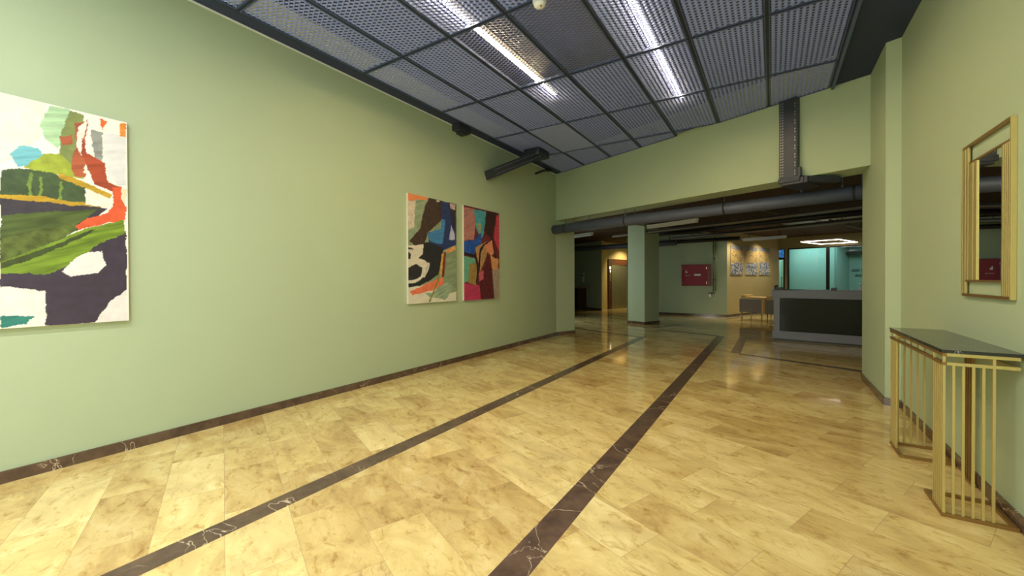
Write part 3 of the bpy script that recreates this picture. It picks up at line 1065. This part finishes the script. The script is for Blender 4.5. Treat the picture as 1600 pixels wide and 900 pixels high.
# upright tray on the beam, turning under it
pc = W(-2.24, 6.02, 0)
tr = tray('cable_tray', 'black perforated cable tray running down the green beam', (pc.x, pc.y, 3.575), (pc.x, pc.y, 2.56), (CU, -SU, 0), .205, .09)
b = MB()
for (u0, u1, n0, n1, z0, z1) in ((-2.345, -2.10, 5.955, 6.06, 2.50, 2.565), (-2.32, -2.02, 5.97, 6.45, 2.468, 2.545)):
    b.box(u0, u1, n0, n1, z0, z1, bev=.008)
b.bar((-2.10, 6.0, 2.52), (-1.80, 6.30, 2.50), .10, .07)
o = b.build('tray_elbow', M['tray'], tr, rz=-TH)
b = MB()
b.box(-2.135, -2.10, 5.98, 6.03, 2.50, 2.68, bev=.004)
b.bar((-2.12, 6.01, 2.56), (-2.03, 6.05, 2.50), .03, .05)
for k in range(9):
    b.box(-2.33 + .026 * k, -2.322 + .026 * k, 5.953, 5.956, 2.515 + .004 * (k % 3), 2.55)
b.build('tray_bracket', M['tray'], tr, rz=-TH)

# sloping tray at the far left corner
tr = tray('cable_tray', 'dark cable tray slanting from the mesh ceiling to the left wall near the far corner', (-3.95, 5.50, 3.0), (-3.58, 6.46, 3.50), (.93, -.37, 0), .30, .15)
b = MB()
b.box(-3.76, -3.42, 6.25, 6.66, 3.44, ZC, bev=.05)
b.build('tray_elbow', M['tray'], tr)
b = MB()
b.tube([(-3.900, 6.976, 3.326), (-4.000, 7.739, 3.600)], .022, 8).box(XL, -3.970, 7.689, 7.789, 3.560, 3.640)
tag(b.build('wall_bracket', M['conduit']), 'small dark bracket on the left wall behind the slanting tray', 'bracket')
b = MB()
b.box(XL, -3.93, 4.70, 4.98, 3.50, ZC + .01, bev=.01).box(XL, -3.95, 4.80, 4.93, 3.475, 3.50, bev=.005)
tag(b.build('junction_box', M['tray']), 'small black box under the ceiling margin on the left wall', 'junction box')

# ------------------------------------------------------------------ services under the back room ceiling
t = thing('ventilation_pipe', 'long thick grey pipe hanging below the green beam', 'pipe', (0, 0, 0), -TH)
pa, pb = Vector((-6.77, 5.95, 2.345)), Vector((-1.2, 6.80, 2.375))
MB().tube([pa, pa + (pb - pa) * .3, pa + (pb - pa) * .6, pb], [.098, .098, .094, .094], 24).build('pipe_body', M['duct'], t)
for f in (.055, .31, .62, .9):
    p = pa + (pb - pa) * f
    q = pa + (pb - pa) * (f + .004)
    MB().tube([p, q], .102, 24).build('pipe_clamp', M['conduit'], t)
for f in (.055, .10, .165, .31, .345, .62, .80, .88, .915, .95):
    p = pa + (pb - pa) * f
    top = 2.559 if p.y < 6.5 else ZS
    r = .02 if f in (.80,) else .006
    b = MB().tube([(p.x, p.y, 2.43), (p.x, p.y, top)], r, 8)
    if f in (.31, .88):
        b.lathe([(.03, 2.44), (.006, 2.52)], 10, (p.x, p.y, 0))
    b.build('hanger', M['duct'], t)


def conduit(name, lab, a, b_, r, mat, group, drops=3, box=None):
    t = thing(name, lab, 'pipe' if box is None else 'cable tray', (0, 0, 0), -TH, group)
    a, b_ = Vector(a), Vector(b_)
    if box:
        MB().bar(a, b_, box[0], box[1]).build('tray_body', mat, t)
        m = MB()
        e = Vector((0, -box[0] / 2 - .004, -box[1] / 2 + .01))
        m.bar(a + e, b_ + e, .008, .02)
        m.build('tray_lip', M['conduit_light'], t)
    else:
        MB().tube([a, b_], r, 14).build('pipe_body', mat, t)
    for k in range(drops):
        p = a + (b_ - a) * ((k + .5) / drops)
        MB().tube([(p.x, p.y, p.z), (p.x, p.y, ZS)], .008, 6).build('hanger', M['conduit'], t)


SG = 'pipes and trays under the back room ceiling'
conduit('service_tray', 'dark cable tray with a pale lower edge, first behind the thick pipe', (-8.2, 9.62, 2.53), (-1.3, 9.25, 2.53), 0, M['conduit'], SG, 5, (.22, .06))
conduit('service_tray', 'long dark cable tray with a pale lower edge above the reception desk', (-7.6, 11.75, 2.53), (-1.3, 11.25, 2.53), 0, M['conduit'], SG, 5, (.25, .07))
conduit('service_pipe', 'black pipe running under the slab just behind the first service tray', (-8.0, 10.55, 2.57), (-1.3, 10.4, 2.57), .06, M['conduit'], SG)
conduit('service_pipe', 'black flanged pipe along the top of the wall with the red cabinet', (-10.4, 12.1, 2.50), (-6.2, 13.05, 2.50), .06, M['conduit'], SG)
conduit('service_pipe', 'grey round pipe above the dark wall at the far left', (-12.9, 11.0, 2.42), (-7.7, 12.0, 2.42), .09, M['duct'], SG)
conduit('service_pipe', 'thin conduit crossing the ceiling above the middle of the room', (-3.9, 8.1, 2.665), (-3.85, 12.6, 2.665), .02, M['conduit_light'], SG)
conduit('service_pipe', 'thin conduit crossing the ceiling just right of the square column', (-6.75, 8.4, 2.665), (-6.7, 12.6, 2.665), .02, M['conduit_light'], SG)
conduit('service_pipe', 'thin conduit crossing the ceiling over the desk and pendant', (-3.6, 12.0, 2.665), (-3.75, 15.4, 2.665), .02, M['conduit_light'], SG)
# slatted lit panel fixed to the soffit
b = MB()
for k in range(16):
    b.box(-4.8 + .11 * k, -4.71 + .11 * k, 12.3, 13.4, ZS - .03, ZS)
tag(b.build('slatted_ceiling_panel', M['woodtop'], rz=-TH), 'brown slatted panel on the soffit above the reception desk', 'ceiling panel')


def batten(lab, u0, u1, n, z, n1=None):
    n1 = n if n1 is None else n1
    t = thing('batten_light', lab, 'batten light', (0, 0, 0), -TH, 'tube battens in the back room')
    MB().bar((u0, n, z + .045), (u1, n1, z + .045), .07, .04).build('batten_housing', M['white'], t)
    MB().bar((u0 + .02, n, z + .01), (u1 - .02, n1, z + .01), .09, .045).build('batten_diffuser', M['batten'], t)
    for f in (.15, .85):
        x, y = u0 + (u1 - u0) * f, n + (n1 - n) * f
        MB().tube([(x, y, z + .06), (x, y, ZS)], .006, 6).build('hanger', M['conduit'], t)


batten('white tube batten just below the thick grey pipe, right of the column', -5.66, -4.44, 7.73, 2.385, 7.66)
batten('white tube batten showing only its end beside the left wall opening', -8.40, -7.30, 7.75, 2.385, 7.70)
batten('white tube batten above the three narrow canvases', -5.97, -4.82, 12.75, 2.385, 12.8)

# rectangular pendant
t = thing('pendant_light', 'glowing rectangular ring pendant hanging in front of the office glass', 'pendant light', (0, 0, 0), -TH)
u0, u1, n0, n1, z = -5.36, -4.31, 15.25, 16.95, 2.42
hb, db = MB(), MB()
for (a, c, e, g) in ((u0, u1, n0, n0 + .06), (u0, u1, n1 - .06, n1), (u0, u0 + .06, n0 + .06, n1 - .06), (u1 - .06, u1, n0 + .06, n1 - .06)):
    hb.box(a, c, e, g, z + .012, z + .05)
    db.box(a + .012, c - .012, e + .012, g - .012, z, z + .012)
hb.build('pendant_frame', M['white'], t)
db.build('pendant_diffuser', M['hex'], t)
for x in (u0 + .1, u1 - .1):
    for y in (n0 + .1, n1 - .1):
        MB().tube([(x, y, z + .05), (x, y, ZS)], .003, 6).build('suspension_wire', M['steel'], t)

# ------------------------------------------------------------------ reception desk and what stands on it
DR = math.radians(-8.2)
DO = (0.0, 9.93, 0)


def at_desk(x, y, z):
    return (DO[0] + x * math.cos(DR) - y * math.sin(DR), DO[1] + x * math.sin(DR) + y * math.cos(DR), z)


t = thing('reception_desk', 'grey reception desk with glossy black front panel', 'reception desk', DO, DR)
DL, DD = 2.35, .75
b = MB()
b.box(.02, .125, .0, DD, .19, .86).box(.125, DL, .06, DD, .19, .86)
b.build('desk_body', M['desk_grey'], t)
MB().box(-.012, DL, -.012, DD + .02, .86, 1.02, bev=.004).build('counter_top', M['desk_grey'], t)
MB().box(-.004, DL, -.008, DD, .035, .19, bev=.003).build('plinth', M['desk_grey'], t)
MB().box(.03, DL, .03, DD - .03, 0, .035).build('kick', M['black'], t)
MB().box(.125, DL, .035, .059, .19, .86).build('front_panel', M['desk_black'], t)
MB().box(-.014, -.0121, .02, DD - .02, .862, 1.016).build('end_cap', M['black'], t)

t = thing('desk_telephone', 'black desk telephone on the left end of the reception desk', 'telephone', at_desk(.08, .28, 1.02), DR)
MB().prism([(-.08, -.1), (.08, -.1), (.08, .1), (-.08, .1)], 0, .035).build('phone_base', M['black'], t)
MB().bar((-.06, -.07, .055), (-.06, .1, .075), .045, .035).build('handset', M['black'], t)
MB().box(-.02, .065, -.07, .07, .035, .05).build('keypad', M['blackframe'], t)
t = thing('sanitizer_bottle', 'small pale pump bottle on the right part of the reception desk', 'bottle', at_desk(1.37, .3, 1.02), DR)
MB().lathe([(.032, 0), (.034, .01), (.034, .07), (.026, .085), (.012, .092), (.012, .1)], 20).build('bottle_body', M['frost'], t)
MB().lathe([(.014, .1), (.014, .115), (.005, .116), (.005, .13)], 14).bar((0, 0, .132), (-.035, 0, .13), .012, .01).build('pump', M['white'], t)
t = thing('card_holder', 'small dark card holder in the middle of the reception desk', 'card holder', at_desk(.98, .3, 1.02), DR)
MB().box(-.045, .045, -.02, .02, 0, .012).bar((0, .012, .012), (0, .03, .05), .09, .006).build('holder', M['black'], t)
MB().bar((0, 0, .012), (0, .014, .05), .08, .008).build('card_stack', M['desk_grey'], t)


# ------------------------------------------------------------------ armchairs by the ochre wall
def armchair(lab, u, n, rz, w=.66, dpt=.70):
    t = thing('armchair', lab, 'armchair', W(u, n), -TH + rz, 'grey armchairs by the ochre wall')
    # local: faces +x, y across
    for s in (0, 1):
        y0 = 0 if s == 0 else dpt - .10
        MB().box(0, w, y0, y0 + .10, .25, .645, bev=.015).build('armrest', M['fabric'], t)
        MB().box(w - .035, w + .012, y0 - .004, y0 + .104, .22, .64, bev=.008).build('armrest_edge', M['cushion'], t)
    MB().box(0, .13, .10, dpt - .10, .25, .76, bev=.03).build('backrest', M['cushion'], t)
    MB().box(.13, w, .10, dpt - .10, .25, .47, bev=.03).build('seat_cushion', M['cushion'], t)
    MB().box(.12, w + .02, .10, dpt - .04, .645, .70, bev=.02).build('arm_cushion', M['cushion'], t)
    for x, y in ((.05, .05), (w - .05, .05), (.05, dpt - .05), (w - .05, dpt - .05)):
        MB().tube([(x, y, 0), (x, y, .25)], [.012, .02], 10).build('leg', M['gold'], t)


armchair('grey armchair with cream cushion in front of the ochre wall', -6.06, 12.72, 0)
armchair('grey armchair half hidden behind the reception desk', -5.24, 12.45, 0)

# ------------------------------------------------------------------ hose cabinet and riser on the rear wall
t = thing('fire_hose_cabinet', 'red wall mounted fire hose cabinet on the dim green rear wall', 'fire hose cabinet', (-2.607, RY, 1.015))
cw, ch, cd = .90, .705, .10
MB().box(0, cw, -cd, 0, 0, ch, bev=.006).build('cabinet_body', M['darkred'], t)
dr = MB().box(.012, cw * .875, -cd - .014, -cd - .0005, .012, ch - .012, bev=.004).build('cabinet_door', M['red'], t)
for x in (.03, cw * .86):
    for z in (.10, ch - .12):
        MB().box(x - .008, x + .008, -cd - .022, -cd - .0145, z - .03, z + .03).build('hinge', M['steel'], dr)
MB().box(.40, .60, -cd - .017, -cd - .0145, ch * .47, ch * .56).build('label_plate', M['white'], dr)
b = MB()
b.prism([(.135, ch * .62), (.165, ch * .60), (.19, ch * .63), (.18, ch * .69), (.165, ch * .66), (.15, ch * .76), (.132, ch * .70)], 0, .002)
bmesh.ops.transform(b.bm, matrix=Matrix(((1, 0, 0, 0), (0, 0, 1, -cd - .0168), (0, 1, 0, 0), (0, 0, 0, 1))), verts=b.bm.verts)
for k in range(4):
    b.box(.12 + .04 * k, .14 + .04 * k, -cd - .0165, -cd - .0145, ch * .475, ch * .495)
b.build('flame_symbol', M['white'], dr)

t = thing('riser_pipe', 'green painted riser pipe with valve beside the red cabinet', 'pipe', (-1.62, RY - .03, 0))
MB().tube([(-.02, 0, 2.5), (-.02, 0, .86), (-.05, 0, .80), (-.1, 0, .78)], .014, 10).build('pipe_body', M['green_pipe'], t)
MB().tube([(.05, 0, 2.5), (.05, 0, .86), (.02, 0, .78), (-.1, 0, .74)], .014, 10).build('pipe_body', M['green_pipe'], t)
MB().lathe([(.03, .72), (.035, .76), (.03, .80)], 12, (-.13, 0, 0)).build('valve_body', M['green_pipe'], t)
MB().bar((-.13, -.03, .74), (-.10, -.05, .64), .03, .05).build('valve_lever', M['white'], t)
for zz in (1.2, 1.9):
    MB().box(-.045, .075, 0, .03, zz, zz + .03).build('pipe_clip', M['green_pipe'], t)

# ------------------------------------------------------------------ far left: lift, counter, intercom
t = thing('elevator', 'steel lift doors in a brown stone surround at the far left', 'elevator', W(-11.45, 12.96), -TH)
# local: +x is into the room, y along the wall
LW = 1.66
b = MB()
b.box(.0, .05, .03, .23, 0, 2.07).box(0, .05, LW - .2, LW, 0, 2.07).box(0, .05, .23, LW - .2, 1.84, 2.07)
b.build('stone_surround', M['brown_stone'], t)
for k in range(2):
    y0 = .23 + k * .615
    MB().box(.004, .022, y0 + .002, y0 + .613, .03, 1.84, bev=.002).build('lift_door', M['steel'], t)
MB().box(0, .07, .2, LW - .17, 0, .028).build('sill', M['steel'], t)
p = MB().box(.05, .062, .09, .16, 1.15, 1.62, bev=.003).build('call_panel', M['steel'], t)
MB().box(.062, .066, .10, .15, 1.62 - .09, 1.62 - .01).build('call_light', M['signal'], p)
MB().box(.05, .056, .08, .17, 1.66, 1.76).build('floor_display', M['signal'], t)

ang = math.atan2(A1[1] - 12.75, A1[0] + 14.6)
t = thing('bar_counter', 'small counter with thin brown top against the dark wall at far left', 'counter', W(-13.3, 12.53), -TH + ang)
MB().box(0, 1.60, -.5, 0, .875, .91, bev=.004).build('counter_top', M['woodtop'], t)
MB().box(.0, 1.28, -.42, -.002, 0, .875).build('counter_body', M['wood'], t)
t = thing('wall_intercom', 'pale narrow panel on the dark wall above the far left counter', 'intercom', W(-12.24, 12.378), -TH + ang)
MB().box(-.06, .06, -.035, 0, 1.13, 1.50, bev=.006).build('panel_case', M['white'], t)
MB().box(-.04, .04, -.038, -.0351, 1.36, 1.46).build('panel_grille', M['blackframe'], t)


# ------------------------------------------------------------------ light
def area(name, loc, target, sx, sy, power, col, spread=math.pi):
    d = bpy.data.lights.new(name, 'AREA')
    d.shape = 'RECTANGLE'
    d.size, d.size_y = sx, sy
    d.energy = power
    d.color = col
    d.spread = spread
    o = bpy.data.objects.new(name, d)
    COL.objects.link(o)
    o.location = loc
    v = Vector(target) - Vector(loc)
    o.rotation_euler = v.to_track_quat('-Z', 'Y').to_euler()
    return o


def spot(name, loc, target, power, col, angle, blend=.6, r=.05):
    d = bpy.data.lights.new(name, 'SPOT')
    d.energy = power
    d.color = col
    d.spot_size = math.radians(angle)
    d.spot_blend = blend
    d.shadow_soft_size = r
    o = bpy.data.objects.new(name, d)
    COL.objects.link(o)
    o.location = loc
    v = Vector(target) - Vector(loc)
    o.rotation_euler = v.to_track_quat('-Z', 'Y').to_euler()
    return o


# added fill lamps behind the camera standing for side daylight; no windows built
area('daylight_fill', (1.02, -1.7, 1.7), (-3.5, -.6, 1.3), 2.2, 2.6, 110, (.84, .95, 1.0))
area('daylight_fill', (-4.03, -1.8, 1.7), (1.1, 2.0, 1.5), 2.0, 2.6, 95, (1.0, .97, .86))  # added to brighten the right wall
# the same two light lines go on behind the camera
for x in (-2.345, -1.01):
    area('light_line_rear', (x, -1.0, ZC - .01), (x, -1.0, 0), .06, 3.0, 85, (1.0, .97, .90))
# warm spots at the back
spot('lift_downlight', W(-10.85, 13.8, 2.7), W(-11.2, 13.8, 0), 110, (1.0, .76, .42), 120, .8)
for n in (13.5, 15.4):
    spot('wall_and_fill_spot', W(-6.1, n, 2.7), W(-6.6, n, .9), 60, (1.0, .86, .62), 110, .8)
spot('wall_and_fill_spot', W(-5.75, 12.95, 2.7), W(-5.75, 13.0, 0), 45, (1.0, .86, .62), 90, .8)  # extra spot added to brighten the armchair cushions
area('office_light', W(-4.6, 18.6, 2.7), W(-4.6, 18.6, 0), 2.5, 1.2, 30, (.80, 1.0, .98))
area('office_light', W(-6.4, 18.2, 2.7), W(-6.4, 18.2, 0), 1.0, 1.0, 24, (.75, 1.0, .98))

area('rear_room_fill', W(-9.6, 8.0, 1.5), W(-4.0, 9.5, 1.0), 1.6, 2.0, 26, (.88, 1.0, .95))  # unseen lamp added to lift the dim back room from the left
w = bpy.data.worlds.new('world')
SC.world = w
w.use_nodes = True
bg = w.node_tree.nodes['Background']
bg.inputs['Color'].default_value = (.75, .85, .95, 1)
bg.inputs['Strength'].default_value = .6

SC.view_settings.view_transform = 'Standard'
SC.view_settings.look = 'None'
SC.view_settings.gamma = 1
SC.view_settings.use_curve_mapping = False
SC.view_settings.exposure = 0.30
SC.cycles.max_bounces = 10
SC.cycles.diffuse_bounces = 5
SC.cycles.glossy_bounces = 5
SC.cycles.transparent_max_bounces = 16
SC.cycles.sample_clamp_indirect = 6.0
SC.cycles.use_denoising = True
